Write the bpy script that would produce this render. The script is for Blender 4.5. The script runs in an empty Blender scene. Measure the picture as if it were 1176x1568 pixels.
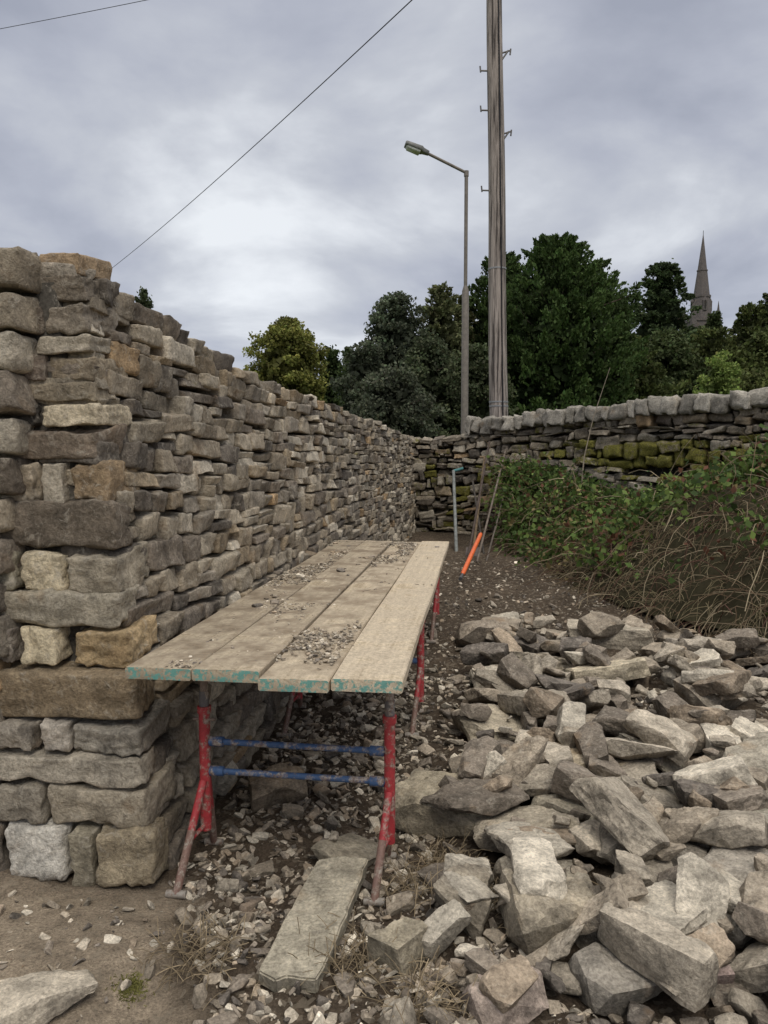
import bpy, bmesh, math, numpy as np
from mathutils import Vector
R = np.random.RandomState(7)
scene = bpy.context.scene

# ------------------------------------------------------------------ noise
def _h(ix, iy, iz, seed):
    h = (ix.astype(np.int64)*374761393 + iy.astype(np.int64)*668265263 + iz.astype(np.int64)*1274126177 + seed*974711) & 0xffffffff
    h = ((h ^ (h >> 13))*1274126177) & 0xffffffff
    h = (h ^ (h >> 16)) & 0xffffff
    return h/float(0xffffff)*2-1
def vnoise(P, seed=0):
    P = np.asarray(P, float)
    i = np.floor(P).astype(np.int64); f = P-i; f = f*f*(3-2*f)
    out = 0
    for a in (0, 1):
        wa = f[..., 0] if a else 1-f[..., 0]
        for b in (0, 1):
            wb = f[..., 1] if b else 1-f[..., 1]
            for c in (0, 1):
                wc = f[..., 2] if c else 1-f[..., 2]
                out = out + wa*wb*wc*_h(i[..., 0]+a, i[..., 1]+b, i[..., 2]+c, seed)
    return out
def fbm(P, o=3, seed=0):
    P = np.asarray(P, float); s = 0; a = 1
    for k in range(o):
        s = s + a*vnoise(P*(2.03**k), seed+k*17); a *= .5
    return s
def sstep(t):
    t = np.clip(t, 0, 1); return t*t*(3-2*t)

# ------------------------------------------------------------------ mesh builder
class MB:
    def __init__(s): s.V=[]; s.C=[]; s.F=[]; s.n=0
    def add(s, v, faces, col):
        v = np.asarray(v, float); faces = np.asarray(faces, np.int64)
        col = np.asarray(col, float)
        if col.ndim == 1:
            if len(col) == 3: col = np.append(col, 0)
            col = np.tile(col, (len(v), 1))
        elif col.shape[1] == 3: col = np.hstack([col, np.zeros((len(v), 1))])
        s.V.append(v); s.C.append(col); s.F.append(faces+s.n); s.n += len(v)
    def tube(s, pts, rad, col, k=8, caps=True):
        pts = np.asarray(pts, float); n = len(pts)
        rad = np.broadcast_to(np.asarray(rad, float), (n,))
        T = np.gradient(pts, axis=0); T /= np.linalg.norm(T, axis=1)[:, None]+1e-9
        up = np.array([0, 0, 1.]) if abs(T[0][2]) < .9 else np.array([1., 0, 0])
        A = np.cross(T, up); A /= np.linalg.norm(A, axis=1)[:, None]+1e-9
        B = np.cross(A, T)
        an = np.arange(k)*2*np.pi/k
        v = pts[:, None]+rad[:, None, None]*(np.cos(an)[None, :, None]*A[:, None]+np.sin(an)[None, :, None]*B[:, None])
        v = v.reshape(-1, 3)
        f = []
        for i in range(n-1):
            for j in range(k):
                f.append((i*k+j, i*k+(j+1) % k, (i+1)*k+(j+1) % k, (i+1)*k+j))
        s.add(v, f, col)
        if caps:
            for e, o in ((0, 1), (n-1, 0)):
                c = np.vstack([v[e*k:(e+1)*k], pts[e][None]])
                ff = [(j, (j+1) % k, k) if not o else ((j+1) % k, j, k) for j in range(k)]
                s.add(c, ff, col)
    def box(s, c, ax, h, col):
        g = np.array([[x, y, z] for x in (-1, 1) for y in (-1, 1) for z in (-1, 1)], float)
        v = np.asarray(c)+(g*np.asarray(h))@np.asarray(ax, float)
        s.add(v, [(0,1,3,2),(4,6,7,5),(0,4,5,1),(2,3,7,6),(0,2,6,4),(1,5,7,3)], col)
    def build(s, name, mat, smooth=False):
        me = bpy.data.meshes.new(name)
        V = np.vstack(s.V); C = np.vstack(s.C)
        me.vertices.add(len(V)); me.vertices.foreach_set('co', V.ravel())
        li = np.concatenate([f.ravel() for f in s.F])
        lt = np.concatenate([np.full(len(f), f.shape[1]) for f in s.F])
        ls = np.concatenate([[0], np.cumsum(lt)[:-1]])
        me.loops.add(len(li)); me.loops.foreach_set('vertex_index', li.astype(np.int32))
        me.polygons.add(len(lt)); me.polygons.foreach_set('loop_start', ls.astype(np.int32))
        me.polygons.foreach_set('loop_total', lt.astype(np.int32))
        me.update(calc_edges=True); me.validate()
        at = me.color_attributes.new('Col', 'FLOAT_COLOR', 'POINT')
        at.data.foreach_set('color', C.ravel())
        me.polygons.foreach_set('use_smooth', np.full(len(me.polygons), smooth))
        me.materials.append(mat)
        ob = bpy.data.objects.new(name, me); scene.collection.objects.link(ob)
        return ob

# ------------------------------------------------------------------ materials
def nt(name):
    m = bpy.data.materials.new(name); m.use_nodes = True
    t = m.node_tree; b = t.nodes['Principled BSDF']; return m, t, b
def N(t, typ, **kw):
    n = t.nodes.new(typ)
    for k, v in kw.items():
        if k in n.inputs: n.inputs[k].default_value = v
        else: setattr(n, k, v)
    return n
def mixrgb(t, a, b, fac, mode='MIX'):
    n = t.nodes.new('ShaderNodeMix'); n.data_type = 'RGBA'; n.blend_type = mode
    for inp, val in ((n.inputs[0], fac), (n.inputs[6], a), (n.inputs[7], b)):
        if hasattr(val, 'is_output'): t.links.new(val, inp)
        else: inp.default_value = val if not isinstance(val, tuple) or len(val) == 4 else (*val, 1)
    return n.outputs[2]
def ramp(t, src, stops):
    r = t.nodes.new('ShaderNodeValToRGB'); cr = r.color_ramp
    while len(cr.elements) < len(stops): cr.elements.new(.5)
    for e, (p, c) in zip(cr.elements, stops):
        e.position = p; e.color = (c, c, c, 1) if not isinstance(c, tuple) else (*c, 1)
    t.links.new(src, r.inputs[0]); return r.outputs[0]
def noise(t, vec, scale, detail=6, rough=.6, dist=0):
    n = N(t, 'ShaderNodeTexNoise', Scale=scale, Detail=detail, Roughness=rough, Distortion=dist)
    t.links.new(vec, n.inputs['Vector']); return n.outputs['Fac']
def mixf(t, a, k):
    n = N(t, 'ShaderNodeMath', operation='MULTIPLY'); t.links.new(a, n.inputs[0]); n.inputs[1].default_value = k
    return n.outputs[0]

def stone_mat(name, bump=.6, lichen=.35, fine=1.0, dusty_or_lit=0):
    m, t, b = nt(name)
    tc = N(t, 'ShaderNodeTexCoord').outputs['Object']
    at = N(t, 'ShaderNodeAttribute', attribute_name='Col')
    n1 = noise(t, tc, 9*fine, 8, .65, .3); n2 = noise(t, tc, 70*fine, 5, .7); n3 = noise(t, tc, 23*fine, 8, .7, .6)
    c = mixrgb(t, at.outputs['Color'], ramp(t, n1, [(.3, .5), (.7, 1.55)]), 1., 'MULTIPLY')
    c = mixrgb(t, c, ramp(t, n2, [(.3, .55), (.7, 1.35)]), 1., 'MULTIPLY')
    c = mixrgb(t, c, (.60, .54, .44), mixf(t, ramp(t, n3, [(.54, 0.), (.66, 1.)]), lichen))
    n4 = noise(t, tc, 4, 4, .6)
    c = mixrgb(t, c, (.35, .22, .11), mixf(t, ramp(t, n4, [(.60, 0.), (.72, 1.)]), .40))
    if dusty_or_lit:   # light and shade painted by normal: paler dusty tops, darker sides and undersides
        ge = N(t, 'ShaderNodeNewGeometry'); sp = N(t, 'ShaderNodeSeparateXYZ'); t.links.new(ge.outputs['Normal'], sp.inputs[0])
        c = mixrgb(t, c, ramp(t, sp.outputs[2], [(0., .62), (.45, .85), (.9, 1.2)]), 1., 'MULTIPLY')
    n5 = noise(t, tc, 14, 6, .7)
    ad = N(t, 'ShaderNodeMath', operation='ADD'); t.links.new(n5, ad.inputs[0]); t.links.new(at.outputs['Alpha'], ad.inputs[1])
    mf = ramp(t, ad.outputs[0], [(.82, 0.), (.95, .97)])
    mc = mixrgb(t, (.055, .06, .016), (.26, .235, .045), ramp(t, n2, [(.35, 0.), (.65, 1.)]))
    c = mixrgb(t, c, mc, mf)
    t.links.new(c, b.inputs['Base Color']); b.inputs['Roughness'].default_value = .92
    b.inputs['Specular IOR Level'].default_value = .25
    hh = N(t, 'ShaderNodeMath', operation='ADD'); t.links.new(n3, hh.inputs[0])
    h2 = N(t, 'ShaderNodeMath', operation='MULTIPLY'); t.links.new(n2, h2.inputs[0]); h2.inputs[1].default_value = .5
    t.links.new(h2.outputs[0], hh.inputs[1])
    bp = N(t, 'ShaderNodeBump', Strength=bump, Distance=.03/fine); t.links.new(hh.outputs[0], bp.inputs['Height'])
    t.links.new(bp.outputs[0], b.inputs['Normal'])
    return m

def col_mat(name, rough=.6, metal=0., var=.35, scale=30, bump=.2, spec=.4, translucent=0):
    m, t, b = nt(name)
    tc = N(t, 'ShaderNodeTexCoord').outputs['Object']
    at = N(t, 'ShaderNodeAttribute', attribute_name='Col')
    n1 = noise(t, tc, scale, 6, .65)
    c = mixrgb(t, at.outputs['Color'], ramp(t, n1, [(.3, 1-var), (.7, 1+var)]), 1., 'MULTIPLY')
    t.links.new(c, b.inputs['Base Color']); b.inputs['Roughness'].default_value = rough
    b.inputs['Metallic'].default_value = metal; b.inputs['Specular IOR Level'].default_value = spec
    if bump:
        bp = N(t, 'ShaderNodeBump', Strength=bump, Distance=.01); t.links.new(n1, bp.inputs['Height'])
        t.links.new(bp.outputs[0], b.inputs['Normal'])
    if translucent:
        tr = N(t, 'ShaderNodeBsdfTranslucent'); t.links.new(c, tr.inputs[0])
        mx = N(t, 'ShaderNodeMixShader', Fac=translucent)
        t.links.new(b.outputs[0], mx.inputs[1]); t.links.new(tr.outputs[0], mx.inputs[2])
        t.links.new(mx.outputs[0], t.nodes['Material Output'].inputs[0])
    return m
M_wall = stone_mat('wall_stone', .8, .5)
M_oldwall = stone_mat('old_wall_stone', .8, .4)
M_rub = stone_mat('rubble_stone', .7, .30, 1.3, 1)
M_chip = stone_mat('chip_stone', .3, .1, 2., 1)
M_leaf = col_mat('foliage', .7, 0, .25, 3, 0, .2, .25)
M_twig = col_mat('twigs', .9, 0, .3, 20, 0, .1)
M_bark = col_mat('bark', .9, 0, .4, 12, .5, .1)

m, t, b = nt('worn_paint'); M_paint = m
tc = N(t, 'ShaderNodeTexCoord').outputs['Object']; at = N(t, 'ShaderNodeAttribute', attribute_name='Col')
n1 = noise(t, tc, 28, 8, .7); n2 = noise(t, tc, 90, 5, .7)
c = mixrgb(t, at.outputs['Color'], ramp(t, n2, [(.3, .7), (.7, 1.2)]), 1., 'MULTIPLY')
c = mixrgb(t, c, mixrgb(t, (.16, .09, .06), (.40, .36, .30), ramp(t, n2, [(.4, 0.), (.6, 1.)])), ramp(t, n1, [(.49, 0.), (.59, .9)]))
t.links.new(c, b.inputs['Base Color']); b.inputs['Roughness'].default_value = .6
bp = N(t, 'ShaderNodeBump', Strength=.3, Distance=.004); t.links.new(n1, bp.inputs['Height']); t.links.new(bp.outputs[0], b.inputs['Normal'])

# ------------------------------------------------------------------ terrain height
def H(x, y):
    x = np.asarray(x, float); y = np.asarray(y, float)
    h = .36*sstep((y-3.0)/6.5)
    h = h+.08*np.exp(-(((x-1.7)/1.0)**2+((y-3.8)/1.5)**2))
    h = h+.03*np.exp(-(((x-.9)/.7)**2+((y-2.2)/.6)**2))
    P = np.stack([x, y, x*0], -1)
    near = np.exp(-((y-4)/9)**2)*np.exp(-((x-1)/9)**2)
    h = h+near*(.035*fbm(P*2.2, 3, 3)+.012*fbm(P*11, 3, 5)*sstep((x+.9)*2+.3))
    far = np.sqrt(x*x+y*y)
    h = h+6.5*sstep((y-45)/90)*sstep((x+40)/60)+.6*fbm(P*.03, 2, 9)*sstep((far-20)/40)
    return h

# ground
def axis(fine0, fine1, step, lo, hi):
    a = list(np.arange(fine0, fine1, step)); s = step; p = a[-1]
    while p < hi: s *= 1.22; p += s; a.append(p)
    s = step; p = a[0]; l = []
    while p > lo: s *= 1.22; p -= s; l.append(p)
    return np.array(l[::-1]+a)
gx = axis(-2, 4.2, .028, -700, 700); gy = axis(1.3, 9, .028, -300, 900)
X, Y = np.meshgrid(gx, gy); Z = H(X, Y)
mb = MB(); nx = len(gx); ny = len(gy)
idx = np.arange(nx*ny).reshape(ny, nx)
F = np.stack([idx[:-1, :-1], idx[:-1, 1:], idx[1:, 1:], idx[1:, :-1]], -1).reshape(-1, 4)
P = np.stack([X, Y, Z], -1).reshape(-1, 3)
Pn = P*np.array([1, 1, 0])
dust = sstep((-.30-P[:, 0]-(P[:, 1]-1.9)*.45+.30*fbm(Pn*2.5, 3, 21))*2.0)*sstep((2.8-P[:, 1])*3)
soil = np.array([.085, .064, .045]); dusty_or_lit = np.array([.34, .275, .20]); grass = np.array([.06, .09, .025])
C = soil*(1+.35*fbm(Pn*1.7, 3, 4))[:, None]
C = C*(1-dust[:, None])+dusty_or_lit*(1+.12*fbm(Pn*6, 3, 4))[:, None]*dust[:, None]
outside = sstep((P[:, 1]-11.8))
outside = np.maximum(outside, sstep((-P[:, 0]-2.5)/1.)); outside = np.maximum(outside, sstep((P[:, 0]+P[:, 1]-13.5)/1.))
C = C*(1-outside[:, None])+grass*outside[:, None]
mb.add(P, F, C)
m, t, b = nt('soil'); tc = N(t, 'ShaderNodeTexCoord').outputs['Object']; at = N(t, 'ShaderNodeAttribute', attribute_name='Col')
n1 = noise(t, tc, 14, 10, .7); n2 = noise(t, tc, 120, 6, .7)
vo = N(t, 'ShaderNodeTexVoronoi', Scale=55.); t.links.new(tc, vo.inputs['Vector'])
c = mixrgb(t, at.outputs['Color'], ramp(t, n1, [(.3, .6), (.7, 1.5)]), 1., 'MULTIPLY')
c = mixrgb(t, c, ramp(t, n2, [(.3, .5), (.7, 1.5)]), 1., 'MULTIPLY')
peb = N(t, 'ShaderNodeSeparateColor'); t.links.new(vo.outputs['Color'], peb.inputs[0])
c = mixrgb(t, c, (.33, .28, .21), mixf(t, ramp(t, peb.outputs[0], [(.80, 0.), (.88, 1.)]), .40))
t.links.new(c, b.inputs['Base Color']); b.inputs['Roughness'].default_value = .95; b.inputs['Specular IOR Level'].default_value = .15
ad = N(t, 'ShaderNodeMath', operation='ADD'); t.links.new(n1, ad.inputs[0]); t.links.new(n2, ad.inputs[1])
bp = N(t, 'ShaderNodeBump', Strength=.8, Distance=.02); t.links.new(ad.outputs[0], bp.inputs['Height']); t.links.new(bp.outputs[0], b.inputs['Normal'])
mb.build('ground', m, True)

# ------------------------------------------------------------------ dressed wall stones
def cubegrid(par):
    n = len(par); ids = {}; V = []; F = []
    def vid(i, j, k):
        if (i, j, k) not in ids: ids[(i, j, k)] = len(V); V.append((par[i], par[j], par[k]))
        return ids[(i, j, k)]
    e = n-1
    for a in range(e):
        for b_ in range(e):
            F.append((vid(a,b_,0), vid(a,b_+1,0), vid(a+1,b_+1,0), vid(a+1,b_,0)))
            F.append((vid(a,b_,e), vid(a+1,b_,e), vid(a+1,b_+1,e), vid(a,b_+1,e)))
            F.append((vid(a,0,b_), vid(a+1,0,b_), vid(a+1,0,b_+1), vid(a,0,b_+1)))
            F.append((vid(a,e,b_), vid(a,e,b_+1), vid(a+1,e,b_+1), vid(a+1,e,b_)))
            F.append((vid(0,a,b_), vid(0,a,b_+1), vid(0,a+1,b_+1), vid(0,a+1,b_)))
            F.append((vid(e,a,b_), vid(e,a+1,b_), vid(e,a+1,b_+1), vid(e,a,b_+1)))
    return np.array(V, float), np.array(F)
GV9, GF9 = cubegrid([-1, -.88, -.6, -.22, .22, .6, .88, 1])
GVE, GFE = cubegrid([-1, -.94, -.84, -.66, -.45, -.22, 0, .22, .45, .66, .84, .94, 1])
class Stones:
    def __init__(s): s.c=[]; s.ax=[]; s.h=[]; s.col=[]; s.am=[]
    def add(s, c, ax, h, col, moss=0, amp=1.):
        s.c.append(c); s.ax.append(ax); s.h.append(h); s.col.append([*col, moss]); s.am.append(amp)
    def into(s, mb, rr=(.2, .45), grid=None, jit=(.15, .16, .2)):
        g, gf = grid if grid else (GV9, GF9)
        c = np.array(s.c); ax = np.array(s.ax); h = np.array(s.h); col = np.array(s.col); am = np.array(s.am)
        n = len(c); M = len(g)
        r = (h.min(1)*R.uniform(rr[0], rr[1], n))[:, None, None]
        loc = g[None]*h[:, None]
        inn = np.clip(loc, -(h[:, None]-r), h[:, None]-r); d = loc-inn
        dn = np.linalg.norm(d, axis=2, keepdims=True); loc = inn+d/np.maximum(dn, 1e-9)*r
        cj = R.uniform(-1, 1, (n, 2, 2, 2, 3))*h[:, None, None, None]*np.array(jit)
        w = [np.stack([(1-g[:, i])/2, (1+g[:, i])/2], 1) for i in range(3)]
        loc = loc+np.einsum('ma,mb,mc,nabcd->nmd', w[0], w[1], w[2], cj)
        off = R.uniform(0, 100, (n, 1, 3))
        nd = g[None]/h[:, None]**.5*np.ones((n, 1, 1)); nd /= np.linalg.norm(nd, axis=2, keepdims=True)
        k = np.minimum(h.min(1)/.045, 1.3)*am
        q = fbm((loc+off)*11, 2, 1)*.008+np.abs(fbm((loc+off)*26, 2, 2))*-.009+vnoise((loc+off)*60, 3)*.003
        loc = loc+nd*(q*k[:, None])[..., None]
        P = c[:, None]+np.einsum('nmi,nij->nmj', loc, ax)
        F = (gf[None]+(np.arange(n)*M)[:, None, None]).reshape(-1, 4)
        mb.add(P.reshape(-1, 3), F, np.repeat(col, M, axis=0))

PAL = np.array([[.345,.29,.215],[.43,.37,.28],[.25,.21,.165],[.17,.147,.12],[.56,.495,.39],[.31,.27,.215],[.37,.295,.20],[.44,.31,.18]])
def pal(w=None, dark=1.):
    i = R.choice(len(PAL), p=w if w is not None else [.21,.19,.15,.11,.16,.12,.04,.02])
    return PAL[i]*R.uniform(.74, 1.2)*dark
def pathfn(pts):
    pts = np.array(pts, float); d = np.concatenate([[0], np.cumsum(np.linalg.norm(np.diff(pts[:, :2], axis=0), axis=1))])
    def f(s):
        return np.array([np.interp(s, d, pts[:, k]) for k in range(pts.shape[1])])
    def tan(s):
        a = f(max(s-.25, 0)); b_ = f(min(s+.25, d[-1])); v = (b_-a)[:2]; return v/np.linalg.norm(v)
    return f, tan, d[-1]
def rotax(T, inn, lean, roll):
    T = np.array([*T, 0.]); T /= np.linalg.norm(T); I = np.array([*inn, 0.]); U = np.array([0, 0, 1.])
    T2 = T*math.cos(roll)+U*math.sin(roll); U2 = np.cross(T2, I); U2 = U2 if U2[2] > 0 else -U2
    I2 = I*math.cos(lean)+U2*math.sin(lean); U3 = U2*math.cos(lean)-I*math.sin(lean)
    return np.array([T2, U3, I2])

# --- new dry stone wall (left)
path, tanf, L = pathfn([(-.78,2.57,-.04,2.21,.13),(-.705,3.2,-.03,2.13,.125),(-.54,4.56,.03,1.99,.115),(-.33,6.3,.13,1.98,.10),
                        (-.17,7.4,.2,1.94,.085),(.10,9.2,.30,1.88,.06),(.45,11.5,.34,1.80,.04),(.60,12.4,.34,1.78,.04)])
ST = Stones()
ncr = 22
hs = R.uniform(.8, 1.25, ncr)*np.linspace(1.25, .85, ncr); Fr = np.concatenate([[0], np.cumsum(hs)]); Fr /= Fr[-1]
wob = lambda s, k: .010*math.sin(s*2.1+k*1.7)+.006*math.sin(s*5.3+k*2.9)
for k in range(ncr):
    s = R.uniform(.10, .18)
    while s < L:
        p = path(s); hgt = (p[3]-p[2])
        w = R.uniform(.10, .24) if R.rand() < .8 else R.uniform(.24, .40)
        z0 = p[2]+hgt*Fr[k]+(wob(s, k) if 0 < k else 0); z1 = p[2]+hgt*Fr[k+1]+(wob(s, k+1) if k < ncr-1 else 0)
        h = z1-z0
        T = tanf(s); inn = np.array([-T[1], T[0]]); pr = R.normal(0, .011)
        if s < .2: pr = -.02
        if k == ncr-1: z1 += R.uniform(-.018, .010); pr = min(pr, .01)
        split = (R.rand() < .14 and h > .075)
        parts = [(z0, z1)] if not split else [(z0, z0+h*.52), (z0+h*.52, z1)]
        for a, b_ in parts:
            zc = (a+b_)/2; dep = .12
            pc = path(s+w/2)
            c = pc[:2]+inn*((zc-pc[2])*pc[4]+dep-pr)
            ax = rotax(T, inn, math.atan(pc[4])*.6+R.normal(0, .07), R.normal(0, .03))
            yw = R.normal(0, .075) if w < .24 else R.normal(0, .03)
            ax = np.array([ax[0]*math.cos(yw)+ax[2]*math.sin(yw), ax[1], ax[2]*math.cos(yw)-ax[0]*math.sin(yw)])
            ST.add([c[0], c[1], zc], ax,
                   [w/2-.004, (b_-a)/2-.002+R.uniform(-.004, .003), dep], pal(dark=1.), .24*(R.rand() < .05), 1.2)
        s += w
mb = MB(); ST.into(mb, (.15, .36), None, (.12, .17, .15))
# end face, measured from the photograph: unit = 2.24 mm, widths from the corner
SE = Stones()
E = np.array([.9925, -.122]); Din = np.array([.122, .9925]); S = .00224
courses = [(380,415,[(-6,52,.26,.225,.18),(54,120,.44,.32,.20)]),(415,458,[(-40,128,.25,.21,.16)]),
 (460,508,[(-10,62,.19,.155,.12),(65,140,.34,.29,.225)]),(510,540,[(-20,48,.50,.44,.35),(50,148,.40,.35,.27)]),
 (542,582,[(-10,62,.21,.17,.135),(66,155,.33,.27,.19)]),(584,616,[(-60,170,.34,.285,.205)]),
 (618,655,[(-20,52,.10,.09,.075),(56,150,.62,.53,.38)]),(655,706,[(-60,178,.25,.20,.15)]),
 (708,771,[(-30,42,.50,.42,.31),(52,90,.42,.37,.29),(98,178,.37,.27,.165)]),(772,848,[(-50,190,.20,.165,.125)]),
 (849,912,[(-40,10,.3,.27,.2),(15,85,.70,.60,.42),(90,188,.38,.33,.25)]),(913,971,[(-50,202,.39,.345,.265)]),
 (972,1030,[(-40,5,.28,.24,.2),(10,78,.60,.51,.35),(93,198,.50,.37,.21)]),(1031,1115,[(-60,208,.31,.24,.155)]),
 (1117,1166,[(-30,40,.33,.29,.235),(42,92,.48,.43,.36),(93,215,.31,.28,.23)]),(1168,1214,[(-60,218,.43,.38,.30)]),
 (1215,1280,[(-30,52,.29,.255,.20),(55,226,.40,.345,.26)]),(1281,1374,[(-20,86,.64,.60,.52),(90,130,.34,.30,.22),(131,238,.34,.28,.19)])]
for ci, (v0, v1, sts) in enumerate(courses):
    zt = 2.23-(v0-378)*S; zb = 2.23-(v1-378)*S; zc = (zt+zb)/2
    uc = 120+118*((v0+v1)/2-378)/(1000)
    f = zc/2.23
    corner = np.array([-.78, 2.57])*(1-f)+np.array([-1.07, 2.76])*f
    extra = []
    u = sts[0][0]
    while (uc-u)*S < .9+.1*(1-f): w = R.uniform(60, 140); extra.append((u-w, u-3, *pal())); u -= w
    for j, st in enumerate(sts+extra):
        u0, u1 = st[0], st[1]
        if j == len(sts)-1: u1 = uc+R.uniform(-3, 3)
        dep = .12+.02*R.rand()
        if j == len(sts)-1: dep = [.135, .085][ci % 2]+R.uniform(-.01, .02)
        w = (u1-u0)*S/2
        c = corner+E*(((u0+u1)/2-uc)*S)+Din*(dep-R.uniform(-.006, .014)-.008)
        c = c+E*.004
        ax = rotax(E, Din, .06+R.normal(0, .025), R.normal(0, .015))
        SE.add([c[0], c[1], zc], ax, [w-.003, (zt-zb)/2-.002, dep], np.array(st[2:5]), .16*(R.rand() < .08), 1.4)
SE.into(mb, (.12, .28), (GVE, GFE), (.07, .15, .09))
def wall_core(mb, path, tanf, L, s0, rec, thick, col=(.09,.08,.065), topdrop=.03):
    ss = np.arange(s0, L+.01, .2); V = []
    for s in ss:
        p = path(s); T = tanf(s); inn = np.array([-T[1], T[0]])
        zt = p[3]-topdrop; bt = (zt-p[2])*p[4]
        a = p[:2]+inn*rec; b_ = p[:2]+inn*(bt+rec); c = p[:2]+inn*(thick-bt*.8); d = p[:2]+inn*thick
        V += [[*a, p[2]-.3], [*b_, zt], [*c, zt], [*d, p[2]-.3]]
    F = []
    for i in range(len(ss)-1):
        for j in range(3): F.append((i*4+j, (i+1)*4+j, (i+1)*4+j+1, i*4+j+1))
    F.append((0, 1, 2, 3)); n = (len(ss)-1)*4; F.append((n+3, n+2, n+1, n))
    mb.add(V, F, col)
wall_core(mb, path, tanf, L, .14, .12, .80)
SB = Stones()
for k in range(16):
    s = 0
    while s < L:
        p = path(s); w = R.uniform(.2, .45); T = tanf(s); inn = np.array([-T[1], T[0]]); h = (p[3]-p[2])/16; zc = p[2]+h*(k+.5)
        c = p[:2]+T*w/2+inn*(.86-(zc-p[2])*p[4]*.8-.1)
        SB.add([*c, zc], rotax(T, inn, 0, R.normal(0, .02)), [w/2-.005, h/2-.003, .1], pal()); s += w
SB.into(mb)
mb.build('dry_stone_wall', M_wall, True)

# --- old cross wall with cope stones
path2, tan2, L2 = pathfn([(.2,11.75,.25,1.80,.03),(.75,11.62,.3,1.80,.05),(1.15,11.45,.3,1.85,.06),(2.4,10.35,.3,1.97,.06),(3.3,9.35,.3,2.02,.06),(4.15,8.35,.3,2.05,.06),(5.3,7.0,.3,2.08,.06),(8.2,3.6,.3,2.1,.06)])
ST = Stones(); ncr = 18
hs = R.uniform(.55, 1.6, ncr); Fr = np.concatenate([[0], np.cumsum(hs)]); Fr /= Fr[-1]
for k in range(ncr):
    s = R.uniform(0, .1)
    while s < L2:
        p = path2(s); hgt = p[3]-p[2]; w = R.uniform(.06, .32)
        wz = lambda kk: (.03*math.sin(s*1.3+kk*1.1)+.02*math.sin(s*3.1+kk)+.012*math.sin(s*9+kk*2)) if 0 < kk < ncr else 0
        z0 = p[2]+hgt*Fr[k]+wz(k); z1 = p[2]+hgt*Fr[k+1]+wz(k+1)
        T = tan2(s); inn = np.array([-T[1], T[0]]); zc = (z0+z1)/2; pc = path2(s+w/2)
        hole = (abs(pc[0]-3.24) < .09+w/2 and abs(zc-1.32) < .08)
        mo = max(0, 1.-(abs(pc[0]-2.95)/.85)**2-((zc-1.50)/.30)**2)+max(0, 1.-(abs(pc[0]-3.95)/.9)**2-((zc-1.40)/.40)**2)
        mo = mo*.52+(.32 if R.rand() < .18 else 0)+(.28 if (pc[0] < 1.5 and zc < 1.5 and R.rand() < .6) else 0)
        c = pc[:2]+inn*((zc-pc[2])*pc[4]+.13-R.normal(0, .025))
        hz = abs(z1-z0)/2*R.uniform(.75, 1.12)
        if not hole:
            ST.add([*c, zc], rotax(T, inn, .05+R.normal(0, .12), R.normal(0, .10)), [w/2-.003, hz, .13], pal(dark=.68), min(mo, .52), 1.9)
        s += w
s = 1.02
while s < L2:   # rounded copes set on edge
    w = R.uniform(.10, .26); p = path2(s+w/2); T = tan2(s); inn = np.array([-T[1], T[0]])
    hh = R.uniform(.095, .125); dep = .19
    c = p[:2]+inn*(.20+R.normal(0, .012))
    ST.add([*c, p[3]+hh-.02], rotax(T, inn, R.normal(0, .05), -.17+R.normal(0, .14)), [w/2+.008, hh, dep],
           np.array([.38, .35, .295])*R.uniform(.6, 1.15), .16*(R.rand() < .25), 2.2)
    s += w
mb = MB(); ST.into(mb, (.22, .55), None, (.25, .2, .2)); wall_core(mb, path2, tan2, L2, 0, .20, .5, (.03,.027,.022))
mb.build('old_stone_wall', M_oldwall, True)

# ------------------------------------------------------------------ rubble
def block_rock(seed, dims, bevel, sub, amp, cut=.55):
    """quarried block with broken corners and edges"""
    r = np.random.RandomState(seed); bm = bmesh.new()
    C8 = np.array([[x, y, z] for x in (-1, 1) for y in (-1, 1) for z in (-1, 1)], float)
    tap = 1-r.uniform(0, .4, 2)
    for c in C8:
        q = c*(1-r.uniform(0, .3, 3)*[1, 1, .8])
        if c[0] > 0: q[1] *= tap[0]; q[2] *= tap[1]
        if r.rand() < cut:
            for a in range(3):
                if r.rand() < .85:
                    p = q.copy(); p[a] -= c[a]*r.uniform(.25, 1.1); bm.verts.new(p*dims)
        else: bm.verts.new(q*dims)
    res = bmesh.ops.convex_hull(bm, input=bm.verts[:])
    bad = [g for g in res['geom_interior'] if isinstance(g, bmesh.types.BMVert)]
    bmesh.ops.delete(bm, geom=[v for v in set(bad) if v.is_valid], context='VERTS')
    bmesh.ops.delete(bm, geom=[v for v in bm.verts if not v.link_faces], context='VERTS')
    bmesh.ops.recalc_face_normals(bm, faces=bm.faces[:])
    for _ in range(sub):
        L_ = [e for e in bm.edges if e.calc_length() > .14]
        bmesh.ops.subdivide_edges(bm, edges=L_, cuts=1)
        bmesh.ops.triangulate(bm, faces=bm.faces[:])
    if sub:
        for _ in range(bevel): bmesh.ops.smooth_vert(bm, verts=bm.verts[:], factor=.4, use_axis_x=True, use_axis_y=True, use_axis_z=True)
    bm.normal_update(); bm.verts.index_update()
    V = np.array([v.co[:] for v in bm.verts]); Nn = np.array([v.normal[:] for v in bm.verts])
    if amp: V = V+Nn*(amp*(fbm(V*2.3+seed*3.1, 3, 4)-.6*np.abs(fbm(V*5+seed, 2, 9))))[:, None]
    F_ = np.array([[v.index for v in f.verts] for f in bm.faces]); bm.free()
    return V, F_
LIB = [block_rock(100+i, np.array([1, .5+.4*((i*7) % 5)/4, .19+.30*((i*3) % 7)/6]), 1, 4, .045, .65) for i in range(40)]
LIBS = [block_rock(300+i, np.array([1, .75, .36]), 1, 2, .03, .7) for i in range(24)]
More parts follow.
